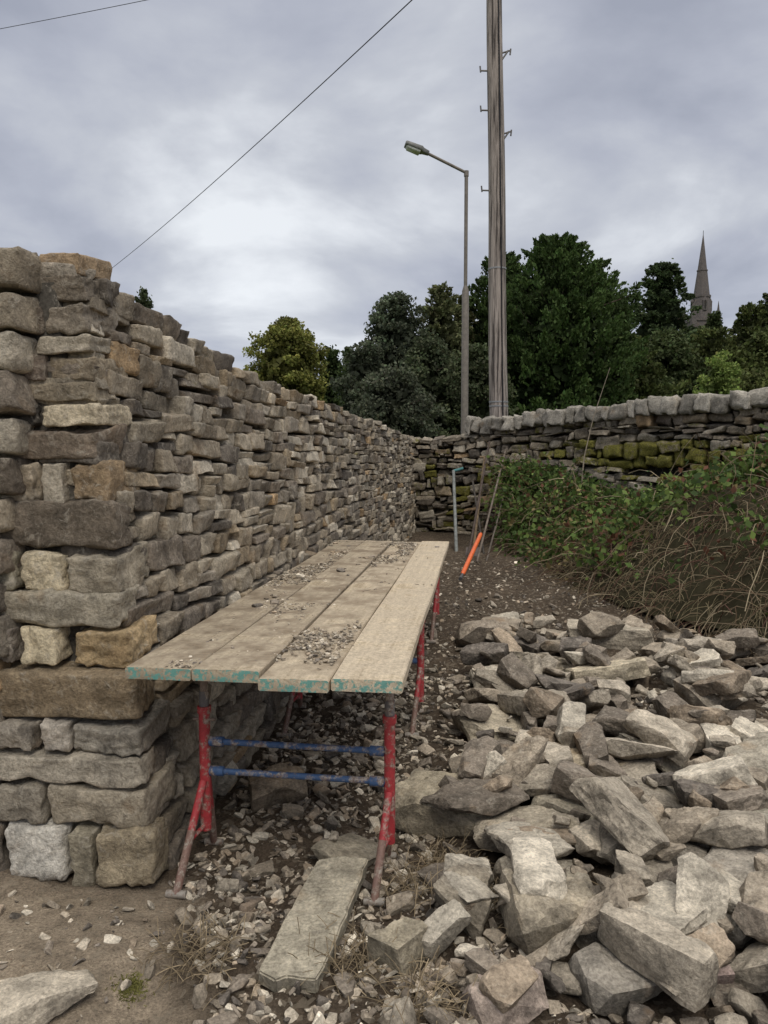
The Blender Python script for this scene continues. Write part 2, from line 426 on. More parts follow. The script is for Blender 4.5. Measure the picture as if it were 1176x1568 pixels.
LIBC = [block_rock(500+i, np.array([1, .7, .28]), 0, 0, 0, .85) for i in range(30)]
def rotm(yaw, pitch, roll):
    cy, sy = math.cos(yaw), math.sin(yaw); cp, sp = math.cos(pitch), math.sin(pitch); cr, sr = math.cos(roll), math.sin(roll)
    Rz = np.array([[cy,-sy,0],[sy,cy,0],[0,0,1]]); Rx = np.array([[1,0,0],[0,cr,-sr],[0,sr,cr]]); Ry = np.array([[cp,0,sp],[0,1,0],[-sp,0,cp]])
    return Rz@Ry@Rx
hx0, hy0, hr = -2., 1.0, .02
hxs = np.arange(hx0, 5.2, hr); hys = np.arange(hy0, 10, hr)
HX, HY = np.meshgrid(hxs, hys); HM = H(HX, HY); HG = HM.copy()
def place(mb, lib, x, y, a, col, tilt=.35, sink=.25, yaw=None, flat=1., li=None, ext=None, moss=0):
    i = R.randint(len(lib)) if li is None else li
    V, F_ = lib[i]
    yaw = R.uniform(0, 6.28) if yaw is None else yaw
    sc = np.array([a, a, a*flat]) if ext is None else np.array(ext)
    if ext is not None: sc = sc/np.abs(V).max(0)
    Rm = rotm(yaw, R.normal(0, tilt), R.normal(0, tilt))
    W = (V*sc)@Rm.T
    zl, zh = W[:, 2].min(), W[:, 2].max()
    rr = (abs(W[:, 0]).max()+abs(W[:, 1]).max())/2
    i0 = int((x-rr*.6-hx0)/hr); i1 = int((x+rr*.6-hx0)/hr)+1; j0 = int((y-rr*.6-hy0)/hr); j1 = int((y+rr*.6-hy0)/hr)+1
    if i0 < 0 or j0 < 0 or i1 >= len(hxs) or j1 >= len(hys): base = float(H(x, y)); ok = False
    else:
        sub = HM[j0:j1, i0:i1]; base = np.percentile(sub, 40); ok = True
        base = min(base, HG[j0:j1, i0:i1].mean()+.09)
    zc = base-zl-(zh-zl)*sink
    mb.add(W+[x, y, zc], F_, [*col, moss])
    if ok:
        i0 = max(int((x-rr-hx0)/hr), 0); i1 = int((x+rr-hx0)/hr)+1; j0 = max(int((y-rr-hy0)/hr), 0); j1 = int((y+rr-hy0)/hr)+1
        d = ((HX[j0:j1, i0:i1]-x)**2+(HY[j0:j1, i0:i1]-y)**2)/(rr*rr)
        top = zc+zl+(zh-zl)*(.35+.6*np.sqrt(np.clip(1-d, 0, 1)))
        HM[j0:j1, i0:i1] = np.where(d < .85, np.maximum(HM[j0:j1, i0:i1], top), HM[j0:j1, i0:i1])
RP = np.array([[.345,.29,.22],[.42,.365,.285],[.25,.21,.165],[.165,.142,.118],[.56,.50,.40],[.32,.255,.185]])
def rcol(bias=1.): return RP[R.choice(6, p=[.24,.22,.18,.14,.13,.09])]*R.uniform(.72, 1.15)*bias
mb = MB()
for (x, y, a, e, yw, c) in [
    (.26,3.05,.19,(.23,.15,.09),-.5,(.40,.345,.25)), (1.26,3.45,.25,(.28,.10,.03),-1.0,(.56,.50,.39)), (.50,2.25,.15,(.15,.12,.09),.3,(.32,.275,.205)),
    (.25,2.34,.12,(.12,.10,.07),1.2,(.29,.25,.19)), (.05,2.16,.09,(.09,.07,.06),.9,(.38,.33,.24)), (.66,2.02,.14,(.14,.10,.06),.2,(.29,.26,.215)),
    (.86,2.06,.11,(.10,.07,.045),0,(.42,.32,.28)), (1.06,2.30,.12,(.12,.10,.07),.8,(.52,.47,.39)), (.94,2.6,.19,(.20,.11,.08),-.3,(.26,.23,.185)),
    (.98,3.4,.22,(.24,.16,.07),.2,(.39,.325,.23)), (.66,3.95,.24,(.28,.18,.06),.3,(.45,.39,.29)), (1.62,5.5,.3,(.32,.2,.09),-.2,(.43,.375,.29)),
    (.74,5.6,.2,(.22,.16,.11),.1,(.31,.26,.20)), (.52,3.3,.15,(.18,.13,.07),.6,(.31,.27,.21)), (1.35,4.6,.2,(.26,.18,.07),.1,(.50,.43,.31)),
    (1.9,4.3,.2,(.25,.16,.08),.5,(.36,.31,.24)), (1.42,2.75,.2,(.21,.14,.07),.4,(.31,.28,.22)), (.33,1.93,.1,(.11,.09,.045),.4,(.42,.34,.28)),
    (1.22,2.08,.1,(.13,.09,.06),.1,(.25,.22,.18)), (1.15,3.0,.2,(.2,.13,.06),.3,(.32,.28,.22)), (-.46,3.25,.1,(.13,.1,.08),.3,(.34,.27,.19)),
    (-.93,1.99,.15,(.14,.09,.045),.5,(.48,.42,.33)), (1.7,3.3,.2,(.24,.17,.08),.8,(.36,.32,.25)), (2.1,3.6,.2,(.22,.17,.08),.1,(.29,.26,.20)),
    (-.12,2.80,.1,(.14,.1,.03),.9,(.32,.28,.21)),
    (.58,2.85,.2,(.23,.13,.06),-.2,(.38,.33,.25)), (1.0,4.9,.2,(.24,.16,.06),.2,(.40,.345,.26)), (2.2,5.2,.2,(.28,.18,.09),.2,(.40,.35,.28)),
    (.55,2.52,.2,(.17,.11,.06),.1,(.30,.265,.205)), (1.2,2.45,.2,(.18,.12,.07),.3,(.38,.34,.28)), (.8,3.05,.2,(.2,.14,.06),.9,(.42,.37,.28))]:
    place(mb, LIB, x, y, a, c, .13, .12, yw, 1, None, e)
def inpile(x, y):
    lim = .14+.1*(y-2) if y < 3.9 else .33+(y-3.9)*.22
    if y > 5.9+.3*math.sin(x*3) or x > 3.6: return 0
    toe = 2.2+(5.6-y)*.9
    if y > 4.6 and x > toe: return 0
    return 1 if x > lim else 0
def nearfoot(x, y, r): return (x-.02)**2+(y-2.56)**2 < r*r or (x-.06)**2+(y-2.75)**2 < r*r
for _ in range(105):
    y = 1.95+3.9*R.rand(); x = R.uniform(.25, .6*y+.3)
    if nearfoot(x, y, .27): continue
    if inpile(x, y): place(mb, LIB, x, y, 0, rcol(1.0), .24, .08, None, 1, None, (R.uniform(.10, .19), R.uniform(.07, .13), R.uniform(.03, .07)))
cnt = 0
while cnt < 190:
    y = 1.7+4.3*R.rand()**1.05; x = R.uniform(-.1, .62*y+.5)
    if not inpile(x, y) or nearfoot(x, y, .2): continue
    a = R.uniform(.05, .105)*(1+.12*(y-2)); place(mb, LIB, x, y, a, rcol(), .30, .10, None, R.uniform(.8, 1.1)); cnt += 1
cnt = 0
while cnt < 620:
    y = 1.6+5.5*R.rand()**1.2; x = R.uniform(-.6, .6*y+.6)
    if (not inpile(x, y) and R.rand() > .14) or nearfoot(x, y, .1): continue
    i = int((x-hx0)/hr); j = int((y-hy0)/hr)
    if HM[j, i] > HG[j, i]+.05 and R.rand() < .8: continue
    place(mb, LIBS, x, y, R.uniform(.022, .055), rcol(.95), .3, .25, None, R.uniform(.7, 1.3)); cnt += 1
mb.build('rubble_pile', M_rub, False)

# long flat slab in the foreground
def slab(name, outline, z, th, tiltv, col):
    bm = bmesh.new(); vs = [bm.verts.new((x, y, z)) for x, y in outline]; f = bm.faces.new(vs)
    r = bmesh.ops.extrude_face_region(bm, geom=[f])
    for g in r['geom']:
        if isinstance(g, bmesh.types.BMVert): g.co.z += th
    bmesh.ops.recalc_face_normals(bm, faces=bm.faces[:])
    bmesh.ops.bevel(bm, geom=bm.edges[:], offset=.005, segments=2, affect='EDGES')
    bmesh.ops.triangulate(bm, faces=bm.faces[:])
    for _ in range(5):
        bmesh.ops.subdivide_edges(bm, edges=[e for e in bm.edges if e.calc_length() > .03], cuts=1); bmesh.ops.triangulate(bm, faces=bm.faces[:])
    V = np.array([v.co[:] for v in bm.verts]); bm.verts.index_update(); F_ = np.array([[v.index for v in f.verts] for f in bm.faces]); bm.free()
    cx, cy = V[:, 0].mean(), V[:, 1].mean()
    V[:, 2] += (V[:, 0]-cx)*tiltv[0]+(V[:, 1]-cy)*tiltv[1]
    V = V+np.stack([fbm(V*20, 3, 1)*.004, fbm(V*20, 3, 2)*.004, fbm(V*9, 3, 3)*.004], 1)
    mb = MB(); mb.add(V, F_, col); return mb.build(name, M_rub, False)
slab('stone_slab', [(-.355,2.08),(-.30,2.04),(-.27,2.055),(-.185,2.03),(-.165,2.10),(-.12,2.30),(-.055,2.62),(-.15,2.64),(-.235,2.63),(-.31,2.30)], .03, .045, (.05, .05), (.42,.375,.285))

# chips & gravel
def chips(name, n, fn, lib, s0, s1, mat, colf, tilt=.6, zf=None):
    mbx = MB(); k = 0
    while k < n:
        x, y = fn()
        if x is None: continue
        V, F0 = lib[R.randint(len(lib))]
        a = s0+(s1-s0)*R.rand()**2.4
        W = (V*a*[1, R.uniform(.7, 1.2), R.uniform(.6, 1.5)])@rotm(R.uniform(0, 6.28), R.normal(0, tilt), R.normal(0, tilt)).T
        i = int((x-hx0)/hr); j = int((y-hy0)/hr)
        if zf: z = zf(x, y)
        else: z = float(HG[j, i]) if 0 <= i < len(hxs) and 0 <= j < len(hys) else float(H(x, y))
        mbx.add(W+[x, y, z+a*.10], F0, colf()); k += 1
    return mbx.build(name, mat, False)
def gfn():
    y = 1.65+6.8*R.rand()**1.7; x = R.uniform(-1.4, .56*y+.2)
    wallx = -.78+.125*(y-2.57)
    if y > 2.55 and x < wallx+.01: return None, None
    if inpile(x, y):
        i = int((x-hx0)/hr); j = int((y-hy0)/hr)
        if 0 <= i < len(hxs) and 0 <= j < len(hys) and HM[j, i] > HG[j, i]+.03: return None, None
    dens = 1.
    if y < 2.6 and x < -.45-(y-1.9)*.35: dens = .10
    if y > 6: dens = .45
    dens *= .5+.5*float(vnoise(np.array([x*3, y*3, 0.]), 11)+.6)
    if R.rand() > dens: return None, None
    return x, y
chips('stone_chips', 13000, gfn, LIBC, .004, .028, M_chip, lambda: rcol(R.uniform(.7, 1.3)))
def gfn2():
    y = 1.75+3.2*R.rand(); x = R.uniform(-.85, .12+.1*y)
    if y > 2.55 and x < -.74+.125*(y-2.57): return None, None
    if y < 2.6 and x < -.5-(y-1.9)*.3: return None, None
    if -.37 < x < -.05 and 2.0 < y < 2.66: return None, None
    return x, y
chips('loose_stones', 850, gfn2, LIBS, .012, .045, M_chip, lambda: rcol(R.uniform(.75, 1.2)))

# ------------------------------------------------------------------ scaffold boards
m, t, b = nt('scaffold_wood'); M_wood = m
tcn = N(t, 'ShaderNodeTexCoord').outputs['Object']
mp = N(t, 'ShaderNodeMapping'); mp.inputs['Scale'].default_value = (14, .7, 14); t.links.new(tcn, mp.inputs[0])
g1 = noise(t, mp.outputs[0], 3, 8, .65, .6); d1 = noise(t, tcn, 5, 8, .7); d2 = noise(t, tcn, 80, 6, .75)
c = mixrgb(t, (.38, .295, .19), (.66, .545, .38), ramp(t, g1, [(.35, 0.), (.6, 1.)]))
c = mixrgb(t, c, (.65, .555, .42), ramp(t, d1, [(.35, 0.), (.52, .75)]))
at = N(t, 'ShaderNodeAttribute', attribute_name='Col')
sc_ = N(t, 'ShaderNodeSeparateColor'); t.links.new(at.outputs['Color'], sc_.inputs[0])
sm = N(t, 'ShaderNodeMath', operation='MULTIPLY'); t.links.new(ramp(t, d1, [(.45, 0.), (.58, .85)]), sm.inputs[0]); t.links.new(sc_.outputs[1], sm.inputs[1])
c = mixrgb(t, c, (.30, .23, .155), sm.outputs[0])
c = mixrgb(t, c, ramp(t, d2, [(.3, .55), (.65, 1.15)]), 1., 'MULTIPLY')
vb = N(t, 'ShaderNodeCombineColor')
for i in range(3): t.links.new(sc_.outputs[0], vb.inputs[i])
c = mixrgb(t, c, vb.outputs[0], 1., 'MULTIPLY')
en = ramp(t, noise(t, tcn, 30, 5, .75), [(.49, 0.), (.55, .9)])
fe = N(t, 'ShaderNodeMath', operation='MULTIPLY'); t.links.new(en, fe.inputs[0]); t.links.new(at.outputs['Alpha'], fe.inputs[1])
c = mixrgb(t, c, (.12, .34, .30), fe.outputs[0])
t.links.new(c, b.inputs['Base Color']); b.inputs['Roughness'].default_value = .85; b.inputs['Specular IOR Level'].default_value = .2
bp = N(t, 'ShaderNodeBump', Strength=.6, Distance=.006)
ad = N(t, 'ShaderNodeMath', operation='ADD'); t.links.new(g1, ad.inputs[0]); t.links.new(d2, ad.inputs[1]); t.links.new(ad.outputs[0], bp.inputs['Height']); t.links.new(bp.outputs[0], b.inputs['Normal'])
BZ = .80
bd = np.array([.1205, .9927]); bn = np.array([.9927, -.1205])
bo = np.array([-.845, 2.45])      # left front corner
def board(i, off, st, Ln, br, dirt, dz, yawj):
    tint = (br, dirt, 0)
    W, T = .222, .038; ny_ = 40
    ys = [0, .004]+list(np.linspace(.05, Ln-.05, ny_))+[Ln-.004, Ln]
    prof = [(-W/2, -T/2+.004), (-W/2, T/2-.004), (-W/2+.004, T/2), (-W/4, T/2), (0, T/2), (W/4, T/2), (W/2-.004, T/2), (W/2, T/2-.004), (W/2, -T/2+.004), (W/2-.004, -T/2), (-W/2+.004, -T/2)]
    V = []; K = len(prof)
    for yy in ys:
        e = .996 if yy in (0, Ln) else 1
        for px, pz in prof:
            V.append((px*e+.002*math.sin(yy*3+i), yy, pz*e+.003*math.sin(yy*2.2+i*2)))
    V = np.array(V); V += np.stack([fbm(V*8+i, 2, 1)*.0015]*3, 1)
    F_ = []
    for a in range(len(ys)-1):
        for k in range(K): F_.append((a*K+k, (a+1)*K+k, (a+1)*K+(k+1) % K, a*K+(k+1) % K))
    mbx = MB(); mbx.add(V, F_, [*tint, 0])
    for base, sgn in ((0, 1), ((len(ys)-1)*K, -1)):
        cp = np.vstack([V[base:base+K], V[base:base+K].mean(0)[None]])
        mbx.add(cp, [(k, (k+1) % K, K) if sgn > 0 else ((k+1) % K, k, K) for k in range(K)], [*tint, 1.])
    ob = mbx.build('scaffold_board', M_wood, False)
    p = bo+bn*(off+W/2)+bd*st
    ob.location = (p[0], p[1], BZ+dz); ob.rotation_euler = (0, 0, -math.atan2(bd[0], bd[1])+yawj)
    return ob
boards = [(0, 0, .02, 3.85, .80, 1., 0, 0), (1, .230, .0, 3.88, .86, 1., .003, .001), (2, .461, -.045, 3.9, .96, .9, -.002, -.001), (3, .692, -.035, 3.9, 1.06, .25, .002, .001)]
for q in boards: board(*q)
def bfn():
    u = R.uniform(.01, .90); v = R.uniform(.03, 3.8)
    if u > .67 and R.rand() < .96: return None, None
    d = .14+.9*float(fbm(np.array([u*6, v*2.2, 0.]), 3, 31))
    if R.rand() > d: return None, None
    if abs((u % .2305)-.2265) < .004: return None, None
    p = bo+bn*u+bd*v; return p[0], p[1]
chips('board_debris', 6500, bfn, LIBC, .0015, .010, M_chip, lambda: rcol(R.uniform(.8, 1.35)), .3, lambda x, y: BZ+.019)
chips('debris_stones', 40, bfn, LIBS, .010, .030, M_chip, lambda: rcol(1.15), .2, lambda x, y: BZ+.024)

# ------------------------------------------------------------------ trestles
RED = (.38, .035, .04); BLUE = (.04, .09, .20); RUST = (.19, .14, .11)
def trestle(name, v, zl):
    mbx = MB()
    for side, u in ((0, .16), (1, .835)):
        p = bo+bn*u+bd*v; z0 = float(H(p[0], p[1]))
        P3 = lambda q, z, al=0.: np.array([*(p+bd*al+bn*q), z])
        mbx.tube([P3(0, z0+.25), P3(0, BZ-.06)], .015, RUST, 12)
        mbx.tube([P3(0, z0+.15), P3(0, z0+.60)], .020, RED, 14)
        mbx.tube([P3(0, z0+.585), P3(0, z0+.61)], .025, RED, 14)
        mbx.tube([P3(0, z0+.60), P3(.0, z0+.665)], .018, (.13,.12,.12), 12)
        mbx.tube([P3(-.04, z0+.56), P3(.04, z0+.56)], .006, RUST, 8)
        for sg in (-1, 1):
            ft = P3((-.03 if side else -.04), 0, sg*.19); zf = float(H(ft[0], ft[1]))+.01; ft[2] = zf
            top = P3(0, z0+.34, sg*.02); mid = top*.55+ft*.45
            mbx.tube([top, mid], .014, RED, 10); mbx.tube([mid, ft], .0145, (.22, .13, .10), 10)
            k = P3(0, z0+.17, 0); mbx.tube([k, top*.45+ft*.55], .008, RED, 8)
            mbx.tube([ft-np.array([*(bn*.035), 0]), ft+np.array([*(bn*.035), 0])], .014, (.30, .27, .23), 8)
        mbx.box(P3(0, BZ-.042), np.array([[*bn, 0], [*bd, 0], [0, 0, 1]]), [.045, .045, .005], RUST)
    a = bo+bn*.16+bd*v; c_ = bo+bn*.835+bd*v; za = float(H(*a)); zc = float(H(*c_)); lo = max(za, zc)
    for hz in (.37, .48):
        mbx.tube([[*a, za+hz], [*c_, zc+hz]], .0115, BLUE, 12)
        for e, zz in ((a, za), (c_, zc)):
            s = 1 if e is a else -1
            mbx.tube([[*(e+bn*s*.02), zz+hz], [*(e+bn*s*.07), zz+hz]], .018, BLUE, 12)
    aa = bo+bn*.0+bd*v; bb = bo+bn*.925+bd*v
    mbx.box([*((aa+bb)/2), BZ-.036], np.array([[*bn, 0], [*bd, 0], [0, 0, 1]]), [.44, .022, .0145], (.15, .12, .10))
    return mbx.build(name, M_paint, True)
for v in (.30, 1.78, 3.45): trestle('trestle', v, 0)

# ------------------------------------------------------------------ telegraph pole
m, t, b = nt('weathered_pole_wood'); M_pole = m
tcn = N(t, 'ShaderNodeTexCoord').outputs['Object']; mp = N(t, 'ShaderNodeMapping'); mp.inputs['Scale'].default_value = (9, 9, .35); t.links.new(tcn, mp.inputs[0])
g1 = noise(t, mp.outputs[0], 2.2, 8, .7, .4); g2 = noise(t, mp.outputs[0], 12, 5, .7)
c = mixrgb(t, (.065, .053, .047), (.39, .335, .295), ramp(t, g1, [(.42, 0.), (.54, 1.)])); c = mixrgb(t, c, ramp(t, g2, [(.3, .55), (.65, 1.2)]), 1., 'MULTIPLY')
t.links.new(c, b.inputs['Base Color']); b.inputs['Roughness'].default_value = .9
bp = N(t, 'ShaderNodeBump', Strength=.8, Distance=.02); t.links.new(g1, bp.inputs['Height']); t.links.new(bp.outputs[0], b.inputs['Normal'])
pole = bpy.data.objects.new('telegraph_pole', None); scene.collection.objects.link(pole)
PB = np.array([1.965, 13., .2]); PT = np.array([1.755, 13., 10.3])
pp = lambda z: PB+(PT-PB)*((z-PB[2])/(PT[2]-PB[2]))
mbx = MB(); zs = np.linspace(.2, 10.3, 30); mbx.tube([pp(z)+[.008*math.sin(z*1.3), 0, 0] for z in zs], np.interp(zs, [.2, 10.3], [.165, .118]), (1, 1, 1), 24)
o = mbx.build('wooden_shaft', M_pole, True); o.parent = pole
mbx = MB(); GAL = (.16, .15, .14)
for z, sg in ((7.75, -1), (8.02, 1), (7.13, -1), (6.75, 1), (5.86, -1), (8.9, -1), (9.3, 1)):
    q = pp(z); r = .13
    mbx.tube([q+[sg*(r-.05), -.02, 0], q+[sg*(r+.11), -.02, .005 if sg < 0 else .05]], .014, GAL, 8)
    mbx.tube([q+[sg*(r+.11), -.02, -.02], q+[sg*(r+.12), -.02, .075]], .013, GAL, 8)
    if sg > 0: mbx.tube([q+[r-.02, -.04, -.1], q+[r+.08, -.03, .045]], .014, GAL, 8)
    mbx.tube([q+[sg*(r-.03), -.03, -.05], q+[sg*(r-.03), -.03, .05]], .018, GAL, 8)
for z in (2.35, 2.42, 4.6, 9.9, 10.05):
    mbx.tube([pp(z)-[0, 0, .012], pp(z)+[0, 0, .012]], np.interp(z, [.2, 10.3], [.168, .122])+.003, (.3, .3, .3), 24)
mbx.tube([pp(z)+[.045, -np.interp(z, [.2, 10.3], [.16, .117])-.008, 0] for z in np.linspace(.4, 9.9, 30)], .011, (.02, .02, .022), 6)
mbx.tube([pp(10.3), pp(10.36)], [.14, .03], GAL, 16)
mbx.box(pp(9.95)+[-.1, 0, 0], np.eye(3), [.12, .05, .03], GAL)
o = mbx.build('steps_and_fittings', col_mat('galvanised_steel', .5, .5, .3, 40, .1), True); o.parent = pole
def wire(name, a, b_, sag, r):
    tt = np.linspace(0, 1, 60)[:, None]; p = np.array(a)*(1-tt)+np.array(b_)*tt; p[:, 2] -= (4*sag*tt*(1-tt))[:, 0]
    mbx = MB(); mbx.tube(p, r, (.02, .02, .022), 6); mbx.build(name, M_wire, True)
M_wire = col_mat('black_cable', .5, 0, .1, 10, 0)
wire('overhead_wire', pp(10.05), (-15.2, 41.0, 10.6), .25, .011)
wire('overhead_wire', pp(10.0), (-10.5, 18.5, 11.05), .05, .006)

# ------------------------------------------------------------------ street lamp
mbx = MB(); LG = (.19, .165, .14); lx, ly = 1.87, 18.
mbx.tube([(lx, ly, .2), (lx, ly, 1.6), (lx, ly, 5.3), (lx, ly, 5.42)], [.09, .085, .08, .045], LG, 20)
mbx.tube([(lx, ly, 5.3), (lx, ly, 7.92)], .042, LG, 14)
mbx.tube([(lx, ly, 7.86), (lx, ly, 7.98)], .055, LG, 14)
mbx.tube([(lx+.02, ly, 7.93), (lx-.95, ly-.1, 8.36)], .033, LG, 12)
d = np.array([-.92, -.12, .30]); d /= np.linalg.norm(d); sd = np.cross(d, [0, 0, 1]); sd /= np.linalg.norm(sd); up = np.cross(sd, d)
o0 = np.array([lx-.90, ly-.1, 8.34])
def shell(secs, col):
    V = []
    for a, w, zt, zb in secs:
        for k in range(16):
            an = 2*math.pi*k/16; cx = math.copysign(abs(math.cos(an))**.35, math.cos(an))*w; s_ = math.sin(an)
            zz = abs(s_)**.35*zt if s_ > 0 else -abs(s_)**.35*zb
            V.append(o0+d*a+sd*cx+up*zz)
    F_ = [(i*16+k, i*16+(k+1) % 16, (i+1)*16+(k+1) % 16, (i+1)*16+k) for i in range(len(secs)-1) for k in range(16)]
    mbx.add(V, F_, col)
shell([(-.04, .001, .001, .001), (-.04, .05, .05, .04), (.1, .09, .06, .045), (.14, .14, .07, .045), (.5, .14, .055, .04), (.53, .12, .04, .03), (.531, .001, .001, .001)], (.20, .20, .19))
shell([(.15, .11, .0, .05), (.17, .12, .0, .10), (.46, .115, .0, .09), (.49, .09, .0, .045)], (.62, .63, .58))
mbx.box([lx, ly-.09, 1.2], np.eye(3), [.05, .02, .3], (.12, .12, .11))
mbx.build('street_lamp', col_mat('painted_steel', .55, .1, .25, 12, .05), True)

# ------------------------------------------------------------------ trees
def leafcards(mbx, P, D, size, asp, col):
    n = len(P); D = D/np.linalg.norm(D, axis=1)[:, None]
    r = R.normal(size=(n, 3)); A = np.cross(D, r); A /= np.linalg.norm(A, axis=1)[:, None]+1e-9
    s = size[:, None]; w = s*asp
    V = np.stack([P-D*s*.5, P+A*w-D*s*.05, P+D*s*.6, P-A*w-D*s*.05], 1).reshape(-1, 3)
    F_ = np.arange(n*4).reshape(-1, 4); mbx.add(V, F_, np.repeat(col, 4, axis=0))
def limb(mbx, a, b_, r0, r1, col):
    mid = (a+b_)/2+R.normal(0, .06, 3)*np.linalg.norm(b_-a); mbx.tube([a, mid, b_], [r0, (r0+r1)/2, r1], col, 6, False)
TB = 1.55
def tree(name, x, y, top, hw, z0, prof, col, ncl=260, per=110, ls=.16, kind='conifer', droop=.0, rcl=.55, seed=0, colvar=.42, hole=0.):
    base = float(H(x, y)); Ht = top-base; mbx = MB(); mt = MB()
    bc = (.09, .07, .055); col = np.array(col)*TB*[1.08, 1., .95]
    mt.tube([[x+.02*Ht*math.sin(q*2+seed), y, base-.2+(top-base)*q*.95] for q in np.linspace(0, 1, 9)], np.linspace(.045*Ht**.8, .02, 9), bc, 9)
    zc0 = base+(top-base)*z0
    prof = np.array(prof)
    cs = []
    for i in range(ncl):
        f = R.rand()**.85 if kind == 'conifer' else R.rand()
        rr = np.interp(f, prof[:, 0], prof[:, 1])*hw
        an = R.uniform(0, 2*math.pi)
        lob = 1+.16*math.sin(an*3+seed)+.12*math.sin(an*5+f*7+seed*2)+.12*math.sin(f*17+seed+an*2)
        q = (R.uniform(.72, 1.0) if R.rand() < .8 else R.uniform(.2, .7))*lob
        c = np.array([x+rr*q*math.cos(an), y+rr*q*math.sin(an), zc0+(top-zc0)*f]); 
        out = np.array([math.cos(an), math.sin(an), 0])
        cs.append((c, out, f, q))
        if i % 7 == 0: limb(mt, np.array([x, y, max(base+.3, c[2]-rr*.35)]), c, .05*hw**.5, .012, bc)
    Ps, Ds, Ss, Cs = [], [], [], []
    for c, out, f, q in cs:
        n = int(per*R.uniform(.6, 1.3)); sc = rcl*R.uniform(.6, 1.25)*(1-.35*f if kind == 'conifer' else 1)
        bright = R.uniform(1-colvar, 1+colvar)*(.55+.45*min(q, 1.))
        if kind == 'conifer':
            tip = c+out*sc*.7+np.array([0, 0, sc*(.9-droop)])
            tt = R.rand(n)[:, None]**.8
            wd = (1-tt)*sc*.5+.03
            P = (c-out*sc*.3)*(1-tt)+tip*tt+R.normal(size=(n, 3))*wd*[.75, .75, .6]
            D = out*.6+np.array([0, 0, .8-droop*1.3])+R.normal(size=(n, 3))*.45
        else:
            g = R.normal(size=(n, 3)); g /= np.linalg.norm(g, axis=1)[:, None]
            P = c+g*(R.rand(n)[:, None]**.4)*sc*[1, 1, .7]; D = g*.5+R.normal(size=(n, 3))+[0, 0, -.1]
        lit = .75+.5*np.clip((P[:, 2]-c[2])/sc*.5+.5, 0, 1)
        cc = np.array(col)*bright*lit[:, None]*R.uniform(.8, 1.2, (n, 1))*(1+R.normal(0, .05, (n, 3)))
        Ps.append(P); Ds.append(D); Ss.append(ls*R.uniform(.6, 1.3, n)); Cs.append(cc)
    P = np.vstack(Ps)
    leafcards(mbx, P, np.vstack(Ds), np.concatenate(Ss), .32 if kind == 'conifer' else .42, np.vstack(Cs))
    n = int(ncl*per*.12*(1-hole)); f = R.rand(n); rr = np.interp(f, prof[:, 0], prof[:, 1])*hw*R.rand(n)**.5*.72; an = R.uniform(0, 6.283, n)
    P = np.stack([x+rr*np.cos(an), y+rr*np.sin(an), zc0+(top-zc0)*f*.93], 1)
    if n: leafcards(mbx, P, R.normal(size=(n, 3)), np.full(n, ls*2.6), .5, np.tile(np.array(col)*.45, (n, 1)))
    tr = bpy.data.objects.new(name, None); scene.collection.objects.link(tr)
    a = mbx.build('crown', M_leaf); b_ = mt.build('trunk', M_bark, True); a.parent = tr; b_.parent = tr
    return tr
DOME = [(0, .8), (.2, .97), (.45, 1), (.65, .92), (.8, .74), (.92, .44), (1, .10)]
CONE = [(0, 1), (.25, .9), (.5, .66), (.75, .38), (.92, .15), (1, .02)]
ROUND = [(0, .35), (.2, .8), (.45, 1), (.7, .92), (.88, .6), (1, .15)]
YEW = (.036, .062, .019)
tree('yew_tree', 7.95, 36, 11.2, 3.4, .08, DOME, YEW, 620, 120, .16, 'conifer', 0, .8, 1)
tree('yew_tree', 5.5, 37, 10.7, 2.0, .08, DOME, (.034, .057, .018), 230, 110, .16, 'conifer', 0, .75, 2)
tree('yew_tree', 10.4, 38, 10.1, 2.0, .08, DOME, (.037, .06, .02), 240, 110, .16, 'conifer', 0, .75, 6)
tree('holly_tree', .55, 34, 8.35, 1.75, .1, ROUND, (.06, .078, .05), 190, 110, .13, 'round', 0, .5, 3)
tree('cypress_tree', 2.55, 35, 9.0, 1.35, .05, DOME, (.08, .095, .045), 170, 110, .14, 'conifer', .3, .6, 4)
tree('larch_tree', 3.6, 37, 8.8, 1.4, .05, DOME, (.09, .10, .045), 160, 100, .14, 'conifer', .3, .6, 5)
tree('holly_tree', -.8, 32, 6.1, 1.3, .05, ROUND, (.055, .07, .045), 120, 100, .12, 'round', 0, .45, 8)
tree('holly_tree', 1.7, 30, 5.9, 1.6, .0, ROUND, (.05, .065, .035), 150, 110, .12, 'round', 0, .5, 9)
tree('holly_tree', .3, 28, 4.6, 1.6, .0, ROUND, (.055, .067, .045), 150, 110, .11, 'round', 0, .45, 10)
tree('holly_tree', 3.6, 30, 5.6, 1.5, .0, ROUND, (.047, .063, .03), 140, 110, .12, 'round', 0, .5, 11)
tree('autumn_tree', -5.6, 45, 9.2, 2.4, .15, ROUND, (.115, .128, .034), 230, 105, .17, 'round', 0, .55, 12, .4)
tree('spruce_tree', -3.4, 50, 8.2, 1.5, .05, CONE, (.035, .055, .02), 130, 90, .2, 'conifer', .3, .7, 13)
tree('spruce_tree', -2.1, 48, 8.0, 1.4, .05, CONE, (.037, .057, .02), 130, 90, .2, 'conifer', .3, .7, 14)
tree('beech_tree', -12.3, 40, 9.9, 1.2, .2, CONE, (.045, .06, .03), 70, 90, .16, 'conifer', 0, .5, 15)
tree('cedar_tree', 21.3, 60, 16.1, 2.9, .2, [(0, .9), (.3, 1), (.6, .85), (.8, .55), (.93, .35), (1, .1)], (.037, .058, .024), 200, 110, .26, 'conifer', .55, 1., 16, hole=.5)
